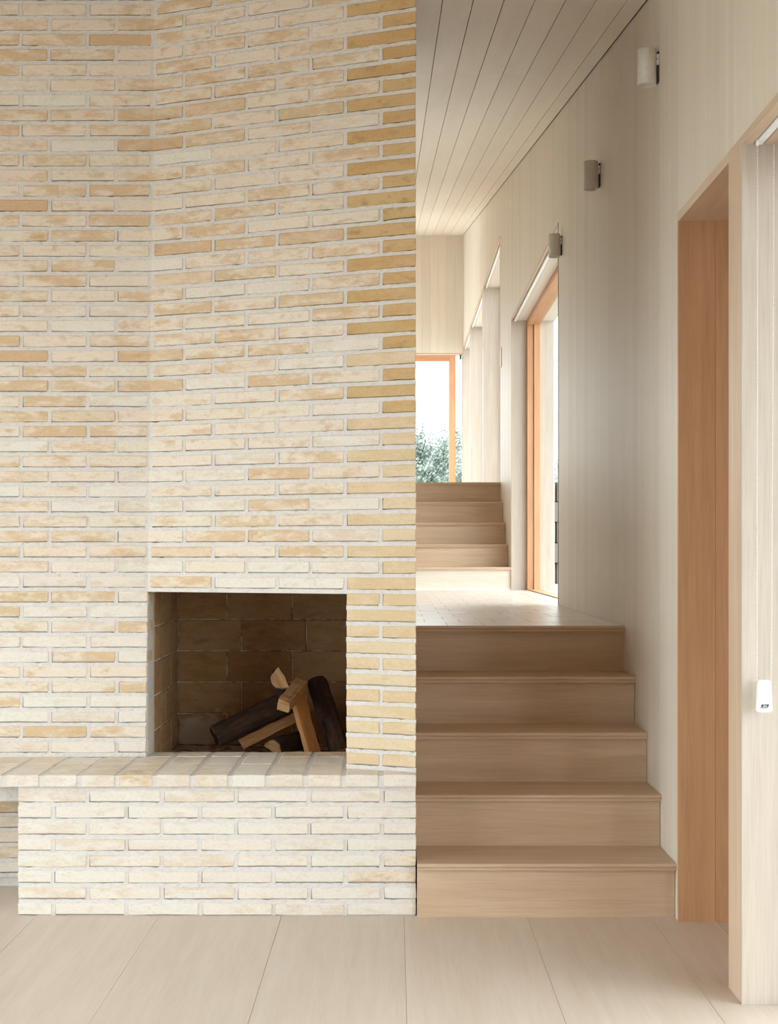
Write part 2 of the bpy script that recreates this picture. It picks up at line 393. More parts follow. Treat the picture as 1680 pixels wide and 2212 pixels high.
# body of the chimney behind the faces, in world axes (child frame undoes the turn)
def fl(mb): # world box mesh -> child of the fireplace
    me = mb.me('piece')
    me.transform(Matrix.Rotation(ang, 4, 'Z') @ Matrix.Translation((-RX, -RY, -Zf))); return me
body = MB()
FX0, FX1, FY1, FZ = -0.886, -0.160, 6.03, 0.41        # firebox: left, right, back, floor
def pier(x0, x1, y0, y1, z0): body.prism([(y0, z0), (y1, z0), (y1, ceil_z(y1)), (y0, ceil_z(y0))], x0, x1)
pier(-0.156, RX-0.004, 5.04, 6.35, 0)                  # right pier
pier(-1.20, -0.91, 5.42, 6.35, 0)                      # left pier
pier(-1.20, RX-0.004, 6.055, 6.35, 0)                  # behind the firebox
pier(-0.91, -0.15, 5.41, 6.06, 1.20)                   # over the firebox
body.box(-0.91, -0.15, 5.42, 6.06, 0.0, FZ-0.004)      # under the firebox
obj('chimney_body', fl(body), M['mortar'], fire)
# bricks on the stair side of the chimney, out of this view
sb = MB()
for k in range(-9, 52):
    z = row_z(k)
    o_ = 0.0 if k % 2 else 0.12
    y = 4.92+o_
    while y < 6.2:
        sb.box(RX-0.03, RX-0.001, y+.007, min(6.34, y+.233), z, z+BH); y += 0.24
tag(obj('side_bricks', fl(sb), M['brick_sand'], fire), kind='stuff')
# left reveal bricks of the opening
for k in range(LINT):
    z = row_z(k)
    me = MB().box(-0.010, 0.0, 0.0, 0.112, 0, BH).me('reveal_brick')
    o = obj('reveal_brick', me, M['brick_pale'] if k % 2 else M['brick'], fire)
    c = Matrix.Rotation(ang, 4, 'Z') @ Vector((corner_X(z)+0.0015-RX, YA(z)+0.004-RY, 0))
    o.location = (c.x, c.y, z-Zf); o.rotation_euler = (0, 0, ang)
rm = MB(); rm.box(-0.91, -0.8905, 5.292, 5.42, 0.46, 1.06)
obj('reveal_mortar', fl(rm), M['mortar'], fire)
# firebox shell and its fire bricks
shell = MB(); t = 0.02
shell.box(FX0-t, FX0+0.0035, 5.41, FY1+t, FZ-0.02, 1.22)
shell.box(FX1-0.0035, FX1+t, 5.06, FY1+t, FZ-0.02, 1.22)
shell.box(FX0-t, FX1+t, FY1-0.0055, FY1+t, FZ-0.02, 1.22)
shell.box(FX0-t, FX1+t, 5.41, FY1+t, FZ-0.02, FZ)
firebox = obj('firebox', fl(shell), M['fire_mortar'], fire)
ceilb = MB().box(FX0, FX1, 5.40, FY1, 1.19, 1.2)
obj('throat', fl(ceilb), M['soot'], fire)
RH = 0.1275
def fb(x0, x1, y0, y1, z0, z1):
    me = MB().box(x0, x1, y0, y1, z0, z1).me('fire_brick')
    bm = bmesh.new(); bm.from_mesh(me); bmesh.ops.bevel(bm, geom=bm.edges[:], offset=0.003, segments=1, affect='EDGES'); bm.to_mesh(me); bm.free()
    c = Vector(((x0+x1)/2, (y0+y1)/2, (z0+z1)/2)); me.transform(Matrix.Translation(-c))
    lc = Matrix.Rotation(ang, 4, 'Z') @ Vector((c.x-RX, c.y-RY, c.z-Zf))
    obj('fire_brick', me, M['fire_brick'], firebox, lc, (0, 0, ang))
def bx_(px): return (px-CX)*FY1/F
for r in range(6):
    z0, z1 = FZ+RH*r+0.003, min(FZ+RH*(r+1)-0.001, 1.185)
    js = [bx_(490.5-281), bx_(490.5-140.5), bx_(490.5), bx_(631), bx_(771)] if r % 2 == 0 else [bx_(522-140.5), bx_(522), bx_(662), bx_(803)]
    js = [FX0+0.006]+[j for j in js if FX0+0.03 < j < FX1-0.02]+[FX1]
    for a, b_ in zip(js[:-1], js[1:]): fb(a+0.0022, b_-0.0022, FY1-0.008-random.uniform(0, .002), FY1+0.01, z0, z1)
    ys = [5.425, 5.70, 5.95, 6.02] if r % 2 else [5.425, 5.58, 5.83, 6.02]
    for a, b_ in zip(ys[:-1], ys[1:]):
        fb(FX0-0.01, FX0+0.006+random.uniform(0, .002), a+0.002, b_-0.002, z0, z1)
        fb(FX1-0.006, FX1+0.01, a+0.002, b_-0.002, z0, z1)

# --- plinth and hearth shelf
YP, YL = 4.863, 4.846
hb = empty('hearth_bench', (NX, YP, 0))
tag(hb, 'low white-washed brick plinth with a projecting brick shelf in front of the firebox', 'hearth')
rows, spans = [], []
PP, PBH = 0.0531, 0.0368
def xp(px): return (px-CX)*YP/F-NX
EP1 = [xp(p) for p in (190, 350, 510, 668, 825)]; EP0 = [xp(p) for p in (115, 273.5, 432, 590.5, 747)]
XE = RX-NX
for k in range(8):
    z = 0.0025+PP*k; ends = [0]+(EP1 if k % 2 else EP0)+[XE]; br = []
    for i in range(len(ends)-1):
        u0 = ends[i]+(g if i else 0.0)+random.uniform(-.0015, .0015)*(i > 0); u1 = ends[i+1]-(g if i < len(ends)-2 else 0); br.append((u0, u1))
        r_ = random.random()
        put_brick(hb, u0, u1, z, PBH, M['brick_pale'] if r_ < .93 else M['brick'])
    rows.append((z, br)); spans.append((0.001, XE-0.001, z-0.0175 if k else -0.001))
rows.append((0.426, [(0, .01)])); spans.append((0.001, XE-0.001))
me = mortar_me(rows, spans, [(0.001, XE-0.002, 0.014, 0.40, -0.001, 0.42)], PBH)
obj('mortar', me, M['mortar'], hb)
# return bricks on the niche side of the plinth
rb = MB()
for k in range(8):
    z = 0.0025+PP*k
    for y0, y1 in (((0.11, 0.34),) if k % 2 else ((0.008, 0.11), (0.125, 0.355))): rb.box(-0.002, 0.03, y0, y1, z, z+PBH)
tag(obj('return_bricks', rb.me('return_bricks'), M['brick_pale'], hb), kind='stuff')
# shelf bricks
LZ0, LZ1 = 0.4255, 0.464
j0 = (7.5-CX)*YL/F; lj = [j0+0.1234*i for i in range(-12, 11)]+[RX]
ledge_m = MB().box(-2.76-NX, RX-NX, 0.0-0.0135, 0.56, LZ0-0.0008, LZ1-0.0025)
obj('shelf_mortar', ledge_m.me('shelf_mortar'), M['mortar'], hb)
for a, b_ in zip(lj[:-1], lj[1:]):
    for r, (y0, y1) in enumerate(((YL, 5.10), (5.108, 5.283), (5.292, 5.412))):
        if r == 2 and not (a > -0.96 and b_ < -0.1): continue
        if r == 1 and b_ > 0: continue
        x0, x1 = a+0.0085, b_-(0.0085 if b_ < 0.05 else 0)
        me = brick_me(x1-x0, LZ1-LZ0, y1-y0, random.randint(0, 9999), 0.0025, 0.0007)
        jz = random.uniform(-.0008, .0008)
        me.transform(Matrix.Translation((0, -(y1-y0)/2, 0)))
        obj('shelf_brick', me, M['brick_pale'] if random.random() < .75 else M['brick'], hb, ((x0+x1)/2-NX, (y0+y1)/2-YP, (LZ0+LZ1)/2+jz))
bbox('shelf_lintel', -2.76, NX-0.002, 4.93, 5.27, 0.366, 0.4255, M['mortar'], None).parent = None
o = bpy.data.objects['shelf_lintel']; o.parent = hb; o.location = (o.location.x-NX, o.location.y-YP, o.location.z)

# ------------------------------------------------------------------ firewood
def log_me(L, r, profile, seed, wob=0.06):
    """cross-section profile: list of (radius factor, angle deg); swept along local z"""
    rr = random.Random(seed); k = len(profile); v = []; seg = 8
    for s in range(seg+1):
        z = L*s/seg; bx, by = rr.uniform(-.03, .03)*r, rr.uniform(-.03, .03)*r
        for fr, an in profile:
            q = r*fr*(1+rr.uniform(-wob, wob)); a = math.radians(an)
            v.append((q*math.cos(a)+bx, q*math.sin(a)+by, z+(rr.uniform(-.004, .004) if s in (0, seg) else 0)))
    f = []
    for s in range(seg):
        for j in range(k): f.append((s*k+j, s*k+(j+1) % k, (s+1)*k+(j+1) % k, (s+1)*k+j))
    f.append(tuple(range(k))[::-1]); f.append(tuple(seg*k+j for j in range(k)))
    me = mesh('log', v, f)
    bm = bmesh.new(); bm.from_mesh(me); bmesh.ops.recalc_face_normals(bm, faces=bm.faces); bm.to_mesh(me); bm.free(); return me
ROUND = [(1, a) for a in range(0, 360, 24)]
HALF = [(1, a) for a in range(0, 181, 20)]+[(0.5, 182), (0.08, 270), (0.5, 358)]
QUART = [(0.05, 225)]+[(0.55, 0)]+[(1, a) for a in range(0, 91, 15)]+[(0.55, 90)]
SQUARE = [(1.0, 45), (0.74, 90), (1.0, 135), (0.74, 180), (1.0, 225), (0.72, 270), (1.0, 315), (0.72, 0)]
RECT = [(1.0, 25), (0.93, 90*0+10), (1.0, -25), (1.0, -155), (0.93, 180), (1.0, 155)]
def log(label, a, b_, r, prof, m, bark_arc, roll, seed, endm='endgrain'):
    d = b_-a; L = d.length; q = d.to_track_quat('Z', 'Y')
    root = log_me(L, r, prof, seed); root.materials.append(M[m]); root.materials.append(M[endm])
    for p in root.polygons:
        if abs(p.normal.z) > 0.8 and (p.center.z < 0.02 or p.center.z > L-0.02) and len(p.vertices) > 4: p.material_index = 1
    o = obj('firewood_log', root, None, None, a); o.rotation_mode = 'QUATERNION'
    from mathutils import Quaternion
    o.rotation_quaternion = q @ Quaternion((0, 0, 1), math.radians(roll))
    tag(o, label, 'firewood', 'split firewood stacked in the firebox')
    if bark_arc:
        a0, a1 = bark_arc; rr = random.Random(seed+1); v = []; n_ = 10; sg = 9
        for s in range(sg+1):
            for j in range(n_+1):
                an = math.radians(a0+(a1-a0)*j/n_); R_ = r*(1.05+rr.uniform(-.03, .045))
                v.append((R_*math.cos(an), R_*math.sin(an), L*(0.004+0.992*s/sg)+(rr.uniform(-.003, .003))))
        f = [(s*(n_+1)+j, s*(n_+1)+j+1, (s+1)*(n_+1)+j+1, (s+1)*(n_+1)+j) for s in range(sg) for j in range(n_)]
        bk = mesh('bark', v, f); bo = obj('bark', bk, M['bark'], o)
        sol = bo.modifiers.new('thick', 'SOLIDIFY'); sol.thickness = 0.006; sol.offset = 0
    return o
log('dark bark-covered log leaning up to the right on the left of the pile', P(464, 1592, 5.62), P(622, 1516, 5.72), 0.040, ROUND, 'split_pale', (0, 360), 0, 3, 'bark')
log('pale brown split log lying low under the dark log', P(524, 1620, 5.60), P(655, 1553, 5.74), 0.040, QUART, 'split_pale', None, 70, 5)
log('short squared block with pale sawn end pointing forward on top', P(612, 1525, 5.50), P(652, 1478, 5.62), 0.034, SQUARE, 'split_pale', None, 20, 9)
log('upright split wedge with rounded pale face at the top of the pile', P(613, 1462, 5.60), P(640, 1512, 5.74), 0.052, HALF, 'split_pale', (20, 160), 235, 13)
log('bright orange split stick standing steeply in front', P(641, 1500, 5.62), P(677, 1630, 5.56), 0.030, RECT, 'split', None, 5, 17)
log('thick dark bark log leaning against the right side of the firebox', P(684, 1472, 5.80), P(735, 1628, 5.62), 0.035, ROUND, 'split_pale', (0, 360), 0, 21)
log('dark reddish log lying at the bottom behind the orange stick', P(588, 1622, 5.62), P(668, 1600, 5.80), 0.042, HALF, 'split_pale', (5, 175), 20, 25)

# ------------------------------------------------------------------ floors
fb_ = MB().box(-4.6, XW+0.4, -7.3, 6.0, -0.2, -0.022)
floor = obj('floor', fb_.me('floor'), M['dark']); tag(floor, kind='structure')
PW = 0.2645*4.863/F*F/4.863
seams = [(608-CX)*YP/F+0.402*i for i in range(-11, 5)]
pl_lib = {}
def plank(parent, x0, x1, y0, y1, z1, m, th=0.02, bev=0.0004, name='plank'):
    key = (round(x1-x0, 4), round(y1-y0, 4), th, m.name)
    if key not in pl_lib:
        me = MB().box(-(x1-x0)/2, (x1-x0)/2, -(y1-y0)/2, (y1-y0)/2, -th, 0).me(name)
        if bev:
            bm = bmesh.new(); bm.from_mesh(me); bmesh.ops.bevel(bm, geom=bm.edges[:], offset=bev, segments=1, affect='EDGES'); bm.to_mesh(me); bm.free()
        me.materials.append(m); pl_lib[key] = me
    return obj(name, pl_lib[key], None, parent, ((x0+x1)/2, (y0+y1)/2, z1))
for i, s in enumerate(seams[:-1]):
    x0, x1 = s+0.0004, min(seams[i+1], XW+0.32)-0.0004
    y = 5.2-((i*0.83) % 1.0)-2.3*6+0.05
    y -= 0.0 if not 3.6 < (y+2.3*6) % 100 < 4.9 else 1.35
    while y < 5.6:
        if y+2.3 < -7.1: y += 2.3; continue
        plank(floor, x0, x1, max(y, -7.2), min(y+2.3, 5.6)-0.0008, random.uniform(-.0003, .0003), M['floor'], name='floor_plank'); y += 2.3
# landing
lz = 0.90
land = obj('floor_landing', MB().box(RX+.002, XW, 5.93, 11.62, 0.6, lz-0.0025).box(-1.2, RX+.002, 6.36, 11.62, 0.6, lz-0.0025).me('land'), M['mortar']); tag(land, kind='structure')
x0s = P(968, 1352, 5.9).x
r = 0; y = 5.93
while y < 11.6:
    y1 = min(y+0.287, 11.62); off = x0s+(0.0 if r % 2 == 0 else 0.062)
    x = off-0.148*8
    while x < XW:
        a, b_ = max(x, -1.2), min(x+0.148, XW-0.001)
        if b_-a > 0.02 and (y > 6.33 or b_ > RX+0.02):
            a = max(a, RX+0.002) if y < 6.33 else a
            o = plank(land, a+0.0008, b_-0.0008, y+0.0008, y1-0.0008, lz+random.uniform(-.0003, .0003), M['paver'], name='paver')
            o.rotation_euler = (random.uniform(-.0015, .0015), random.uniform(-.002, .002), 0)
        x += 0.148
    y += 0.287; r += 1
upper = obj('floor_upper', MB().box(-1.2, XW+0.3, 12.83, 19.9, 1.5, 1.80).me('upper'), M['oak_y']); tag(upper, kind='structure')

# ------------------------------------------------------------------ stairs
def stairs(label, x0, x1, ynose, z0, h, n_, d, last_m):
    root = empty('staircase', ((x0+x1)/2, ynose[0], z0)); tag(root, label, 'stairs'); cx = (x0+x1)/2
    for i in range(n_):
        zt = z0+h*(i+1); yn = ynose[i]; yr = yn+0.028
        nxt = ynose[i+1]+0.05 if i+1 < len(ynose) else 5.93 if yn < 7 else yn+0.10
        prof = [(yn+0.004, zt), (yn, zt-0.004), (yn, zt-0.009), (yn+0.003, zt-0.0125), (yn+0.006, zt-0.014), (yn+0.006, zt-0.022), (nxt, zt-0.022), (nxt, zt)]
        me = MB().prism([(y-ynose[0], z-z0) for y, z in prof], x0-cx, x1-cx+(0.0)).me('tread')
        obj('tread', me, M['oak_x'], root)
        rr = MB().box(x0-cx, x1-cx-0.0005, yr-ynose[0], yr+0.018-ynose[0], h*i, h*(i+1)-0.0215).me('riser')
        me_ = rr; c = Vector((0, yr-ynose[0], h*i)); me_.transform(Matrix.Translation(-c)); obj('riser', me_, last_m if (i == 0 and last_m) else M['oak_x'], root, c)
    sb_ = MB()
    for i in range(n_): sb_.box(x0-cx, x1-cx-0.004, ynose[i]+0.045-ynose[0], ynose[-1]+0.06-ynose[0]+0.02, h*i, h*(i+1)-0.023)
    obj('carriage', sb_.me('carriage'), M['oak_x'], root)
    return root
yn1 = [4.812+0.2722*i for i in range(5)]
stairs('lower flight of five pale oak steps between the brick plinth and the painted wall', RX+0.003, XW-0.001, yn1, 0.0, 0.18, 5, 0.272, None)
yn2 = [11.62+0.293*i for i in range(5)]
stairs('upper flight of five oak steps rising from the landing to the upper floor', -1.2, XW-0.001, yn2, 0.90, 0.1805, 5, 0.293, M['lit_oak_x'])

# ------------------------------------------------------------------ right wall with its openings
OPEN = [(1.25, 3.907, 0.0, 2.29), (4.06, 4.795, 0.0, 2.29), (8.29, 11.64, 0.9, 3.03),
        (12.87, 15.28, 1.8, 3.94), (15.46, 17.93, 1.8, 3.94), (18.02, 19.8, 1.8, 3.94)]
WT = 0.34
wr = MB()
ys = sorted(set([-7.3, 19.95]+[o[0] for o in OPEN]+[o[1] for o in OPEN]))
for a, b_ in zip(ys[:-1], ys[1:]):
    mid = (a+b_)/2; op = [o for o in OPEN if o[0] < mid < o[1]]
    zt = max(ceil_z(a), ceil_z(b_), 2.5)+0.3
    if (a, b_) == (3.907, 4.06): wr.box(XW+0.02, XW+WT, a, b_, 2.29, zt); continue
    if op:
        wr.box(XW+0.02, XW+WT, a, b_, op[0][3], zt)
        if op[0][2] > 0.1: wr.box(XW+0.02, XW+WT, a, b_, -0.1, op[0][2]-0.02)
    else: wr.box(XW+0.02, XW+WT, a, b_, -0.1, zt)
wall_right = obj('wall_right', wr.me('wall_right'), M['paint']); tag(wall_right, kind='structure')
bd_lib = {}
def board(parent, y0, y1, z0, z1a, z1b):
    """vertical painted board on the right wall; its top follows the roof slope"""
    v = [(0, y0, z0), (0, y1, z0), (0, y1, z1b), (0, y0, z1a)]
    e = 0.0004; cy = (y0+y1)/2
    vs = [(0.0, y0+e, z0), (0.0, y1-e, z0), (0.0, y1-e, z1b), (0.0, y0+e, z1a),
          (0.0012, y0+e*0.4, z0), (0.0012, y1-e*0.4, z0), (0.0012, y1-e*.4, z1b), (0.0012, y0+e*.4, z1a),
          (0.021, y0+e*.4, z0), (0.021, y1-e*.4, z0), (0.021, y1-e*.4, z1b), (0.021, y0+e*.4, z1a)]
    vs = [(x, y-cy, z-z0) for x, y, z in vs]
    fs = [(0, 3, 2, 1), (0, 4, 7, 3), (1, 2, 6, 5), (4, 8, 11, 7), (5, 6, 10, 9), (0, 1, 5, 4), (4, 5, 9, 8), (2, 3, 7, 6), (6, 7, 11, 10)]
    return obj('wall_board', mesh('wall_board', vs, fs), M['paint_z'], parent, (XW, cy, z0))
BW = 0.112
k = 0; y = 4.795-BW*70
cuts = sorted(set(o[0] for o in OPEN) | set(o[1] for o in OPEN))
while y < 19.8:
    y0, y1 = max(y, -3.1), min(y+BW, 19.8); y += BW
    if y1 <= -3.1: continue
    pts = [y0]+[c for c in cuts if y0+0.004 < c < y1-0.004]+[y1]
    for a, b_ in zip(pts[:-1], pts[1:]):
        mid = (a+b_)/2; op = [o for o in OPEN if o[0] < mid < o[1]]
        za, zb = max(ceil_z(a), 2.45)+0.004, max(ceil_z(b_), 2.45)+0.004
        if 3.907 < mid < 4.06: board(wall_right, a, b_, 2.29, za, zb)
        elif op: board(wall_right, a, b_, op[0][3], za, zb)
        else: board(wall_right, a, b_, 0.0 if a < 5.0 else 0.0, za, zb)

# joinery around the near passage and window
jn = empty('door_1', (XW, 4.43, 0)); tag(jn, kind='structure')
def jb(name, x0, x1, y0, y1, z0, z1, m, parent, bevel=0.0015):
    o = bbox(name, x0, x1, y0, y1, z0, z1, m, None, bevel); o.parent = parent
    o.location = o.location-parent.location; return o
jb('jamb_board', XW-0.002, XW+0.118, 4.778, 4.7955, 0, 2.262, M['bounce_oak_z'], jn, 0.0003)
jb('jamb_board', XW+0.1187, XW+0.44, 4.778, 4.7955, 0, 2.262, M['bounce_oak_z'], jn, 0.0003)
jb('head_board', XW-0.002, XW+0.44, 4.06, 4.797, 2.262, 2.292, M['oak_y'], jn)
jb('door_leaf', XW+0.40, XW+0.44, 4.05, 4.80, 0.0, 2.27, M['bounce_oak_z'], jn, 0.0003)
jb('threshold', XW+0.118, XW+0.1215, 4.062, 4.778, -0.001, 0.0012, M['oak_y'], jn, 0)
w1 = empty('window_1', (XW, 2.6, 0)); tag(w1, kind='structure')
jb('post', XW-0.002, XW+0.32, 3.909, 4.06, 0, 2.292, M['oak_z'], w1)
jb('jamb_board', XW-0.003, XW+0.30, 3.9015, 3.9085, 0, 2.272, M['grey_oak_z'], w1, 0.0008)
jb('head_board', XW-0.002, XW+0.028, 1.25, 4.06, 2.268, 2.292, M['oak_y'], w1)
jb('soffit_board', XW+0.056, XW+0.32, 1.25, 3.905, 2.268, 2.29, M['oak_y'], w1)
jb('slot_lining', XW+0.028, XW+0.056, 1.25, 3.905, 2.286, 2.292, M['dark'], w1, 0)
jb('jamb_board', XW-0.002, XW+0.30, 1.245, 1.26, 0, 2.27, M['oak_z'], w1)
def win_y(parent, X, y0, y1, z0, z1, fw, mull, deep=0.07, two=True, low=0.03):
    """a window in a wall along y: cedar stiles and rails round a pane"""
    for a, b_ in ((y0, y0+fw), (y1-fw, y1)):
        if two:
            jb('stile', X, X+deep*.5, a, b_, z0, z1, M['cedar_z'], parent); jb('stile', X+deep*.5+.001, X+deep, a+(0.0 if a == y0 else -0.012), b_+(0.012 if a == y0 else 0), z0, z1, M['cedar_z'], parent)
        else: jb('stile', X, X+deep, a, b_, z0, z1, M['cedar_z'], parent)
    jb('rail', X+.001, X+deep-.001, y0+fw, y1-fw, z1-fw, z1, M['cedar_y'], parent); jb('rail', X+.001, X+deep-.001, y0+fw, y1-fw, z0, z0+low, M['cedar_y'], parent)
    for mm in mull: jb('mullion', X, X+deep, mm-0.03, mm+0.03, z0+0.03, z1-fw, M['cedar_z'], parent)
    jb('glass_pane', X+deep*.45, X+deep*.45+0.006, y0+fw, y1-fw, z0+low, z1-fw, M['glass'], parent, 0)
win_y(w1, XW+0.20, 1.26, 3.9, 0.0, 2.268, 0.06, [2.58])


# landing window (frame seen edge on at the far jamb)
w2 = empty('window_2', (XW, 10, lz)); tag(w2, kind='structure')
def lined(parent, y0, y1, z0, z1, xf, xo, zs, blind=None):
    jb('jamb_board', XW-0.002, xf-.001, y1-0.012, y1+0.002, z0, z1, M['grey_oak_z'], parent, 0.0008)
    jb('jamb_board', XW-0.002, xf-.001, y0-0.002, y0+0.010, z0, z1, M['grey_oak_z'], parent, 0.0008)
    jb('soffit_board', XW+0.045, xf-.001, y0, y1, z1-0.014, z1+0.012, M['paint_y'] if zs else M['oak_y'], parent, 0)
    jb('edge_bead', XW-0.003, XW+0.010, y0, y1, z1-0.010, z1+0.010, M['oak_y'], parent, 0.001)
    jb('slot_lining', XW+0.010, XW+0.045, y0+.01, y1-.012, z1+0.002, z1+0.01, M['dark'], parent, 0)
    jb('sill_board', XW-0.001, xo, y0, y1, z0-0.03, z0+0.001, M['paver'], parent, 0)
lined(w2, 8.29, 11.64, lz, 3.03, XW+0.12, XW+0.34, True)
win_y(w2, XW+0.12, 8.30, 11.63, lz+0.002, 3.03, 0.055, [], 0.10, low=0.006)
jb('outer_jamb', XW+0.222, XW+0.33, 11.615, 11.645, lz, 3.03, M['grey_oak_z'], w2, 0.001)
jb('outer_jamb', XW+0.222, XW+0.33, 8.285, 8.30, lz, 3.03, M['oak_z'], w2, 0.001)
jb('outer_soffit', XW+0.222, XW+0.34, 8.3, 11.63, 3.012, 3.04, M['paint_y'], w2, 0)
jb('edge_shadow_strip', XW-0.002, XW+0.003, 8.286, 8.290, lz, 3.04, M['dark'], w2, 0)  # dark strip painted in for the thin shadow along the casing edge
def blind(y0, y1, z1, label, rail=True, x0=XW+0.014):
    r_ = empty('roller_blind', (XW, (y0+y1)/2, z1)); tag(r_, label, 'blind')
    jb('bottom_rail', x0+0.006, x0+0.026, y0+.01, y1-.014, z1-0.022, z1-0.004, M['white'], r_, 0.003)
    jb('rolled_fabric', x0+0.013, x0+0.019, y0+.01, y1-.014, z1-0.006, z1+0.02, M['white'], r_, 0)
    return r_
blind(8.29, 11.64, 3.03, 'rolled-up white blind in the head slot of the landing window')
for i, (o_, lab) in enumerate(zip(OPEN[3:], ('nearest tall upper window head', 'middle tall upper window head', 'tall upper window head next to the end wall'))):
    ww = empty('window_%d' % (i+3), (XW, (o_[0]+o_[1])/2, 1.8)); tag(ww, kind='structure')
    lined(ww, o_[0], o_[1], 1.8, o_[3], XW+0.20, XW+0.34, True)
    win_y(ww, XW+0.20, o_[0]+.01, o_[1]-.01, 1.802, o_[3], 0.05, [])
    blind(o_[0], o_[1], o_[3], 'rolled-up white blind in the '+lab)

# ------------------------------------------------------------------ near blind with its bead chain
nbl = blind(1.25, 3.905, 2.284, 'white roller blind with long bead chain and weight at the nearest window', x0=XW+0.024)
YC = 3.855
x_l, x_r = P(1636, 0, YC).x, P(1671.5, 0, YC).x; x_lb, x_rb = P(1634.5, 0, YC).x, P(1665.5, 0, YC).x
zc1, zc0 = P(0, 312, YC).z, P(0, 1474, YC).z
ico = bmesh.new(); bmesh.ops.create_icosphere(ico, subdivisions=1, radius=0.0021); iv = [v.co.copy() for v in ico.verts]; jf = [tuple(v.index for v in f.verts) for f in ico.faces]; ico.free()
for xa, xb in ((x_l, x_lb), (x_r, x_rb)):
    vs, fs = [], []; nb = int((zc1-zc0)/0.0060)
    for i in range(nb+1):
        t_ = i/nb; c = Vector((xa+(xb-xa)*t_, YC, zc1+(zc0-zc1)*t_)); k0 = len(vs)
        vs += [c+q for q in iv]; fs += [tuple(k0+q for q in f) for f in jf]
    k0 = len(vs); e = 0.0004
    vs += [Vector((xa-e, YC, zc1)), Vector((xa+e, YC, zc1)), Vector((xb+e, YC, zc0)), Vector((xb-e, YC, zc0))]; fs.append((k0, k0+1, k0+2, k0+3))
    me = mesh('bead_chain', [v-nbl.location for v in vs], fs)
    for p_ in me.polygons: p_.use_smooth = True
    tag(obj('bead_chain', me, M['steel'], nbl), kind='stuff')
jb('chain_wheel', x_l-0.003, x_l+0.003, YC-0.006, YC+0.006, zc1-0.004, zc1+0.012, M['white'], nbl, 0.002)
# weight: tapered rounded plate
wz1, wz0 = P(0, 1469, YC).z, P(0, 1537, YC).z; wc = P(1650, 0, YC).x
wt0, wt1 = 14.2*YC/F, 17.5*YC/F
bm = bmesh.new(); n_ = 9; ring = []
for i in range(n_):
    t_ = i/(n_-1); z = wz1+(wz0-wz1)*t_; hw_ = wt0+(wt1-wt0)*t_**0.7
    if i == 0: hw_ -= 0.001
    bow = 0.0
    ring.append((hw_, z))
outl = [(-hw_, z) for hw_, z in ring]+[(-wt1*.5, wz0-.0016), (wt1*.5, wz0-.0016)]+[(hw_, z) for hw_, z in ring[::-1]]
vf = [bm.verts.new((wc+x, YC-0.007, z)) for x, z in outl]; bm.faces.new(vf)
r_ = bmesh.ops.extrude_face_region(bm, geom=bm.faces[:]); bmesh.ops.translate(bm, verts=[q for q in r_['geom'] if isinstance(q, bmesh.types.BMVert)], vec=(0, 0.014, 0))
bmesh.ops.recalc_face_normals(bm, faces=bm.faces); 
ed = [e_ for e_ in bm.edges if len(e_.link_faces) == 2 and e_.calc_face_angle(0) > 0.8]
bmesh.ops.bevel(bm, geom=ed, offset=0.0025, segments=3, affect='EDGES')
me = bpy.data.meshes.new('chain_weight'); bm.to_mesh(me); bm.free(); me.transform(Matrix.Translation(-nbl.location))
cw = obj('chain_weight', me, M['white'], nbl, smooth=False)
def flat(name, pts, y, m, parent, th=0.0004):
    v = [(x, y-th, z) for x, z in pts]+[(x, y, z) for x, z in pts]; k_ = len(pts)
    f = [tuple(range(k_)), tuple(range(k_, 2*k_))[::-1]]+[(a, (a+1) % k_, k_+(a+1) % k_, k_+a) for a in range(k_)]
    return obj(name, mesh(name, [Vector(q)-parent.location for q in v], f), m, parent)
s_ = YC/F
def lp(px, py): q = P(px, py, YC); return (q.x, q.z)
yl = YC-0.0071
flat('logo_plate', [lp(1643.3, 1521), lp(1659.3, 1521), lp(1657.5, 1526.5), lp(1641.2, 1526.5)], yl, M['black'], nbl)
flat('logo_strip', [lp(1641, 1527.1), lp(1656.8, 1527.1), lp(1656.2, 1529), lp(1640, 1529)], yl, mat_plain('grey_print', (0.12, 0.12, 0.14)), nbl)
fc = bpy.data.curves.new('logo_text', 'FONT'); fc.body = 'fars'; fc.size = 0.0075; fc.shear = 0.35; fc.extrude = 0.00015; fc.align_x = 'CENTER'; fc.space_character = 0.9
ft = bpy.data.objects.new('logo_text', fc); fc.materials.append(M['white']); q = P(1650.2, 1526.0, YC); ft.rotation_euler = (PI/2, 0, 0)
link(ft)
tm = bpy.data.meshes.new_from_object(ft); bpy.data.objects.remove(ft)
obj('logo_text', tm, M['white'], nbl, Vector((q.x, yl-0.0006, q.z))-nbl.location, (PI/2, 0, 0))

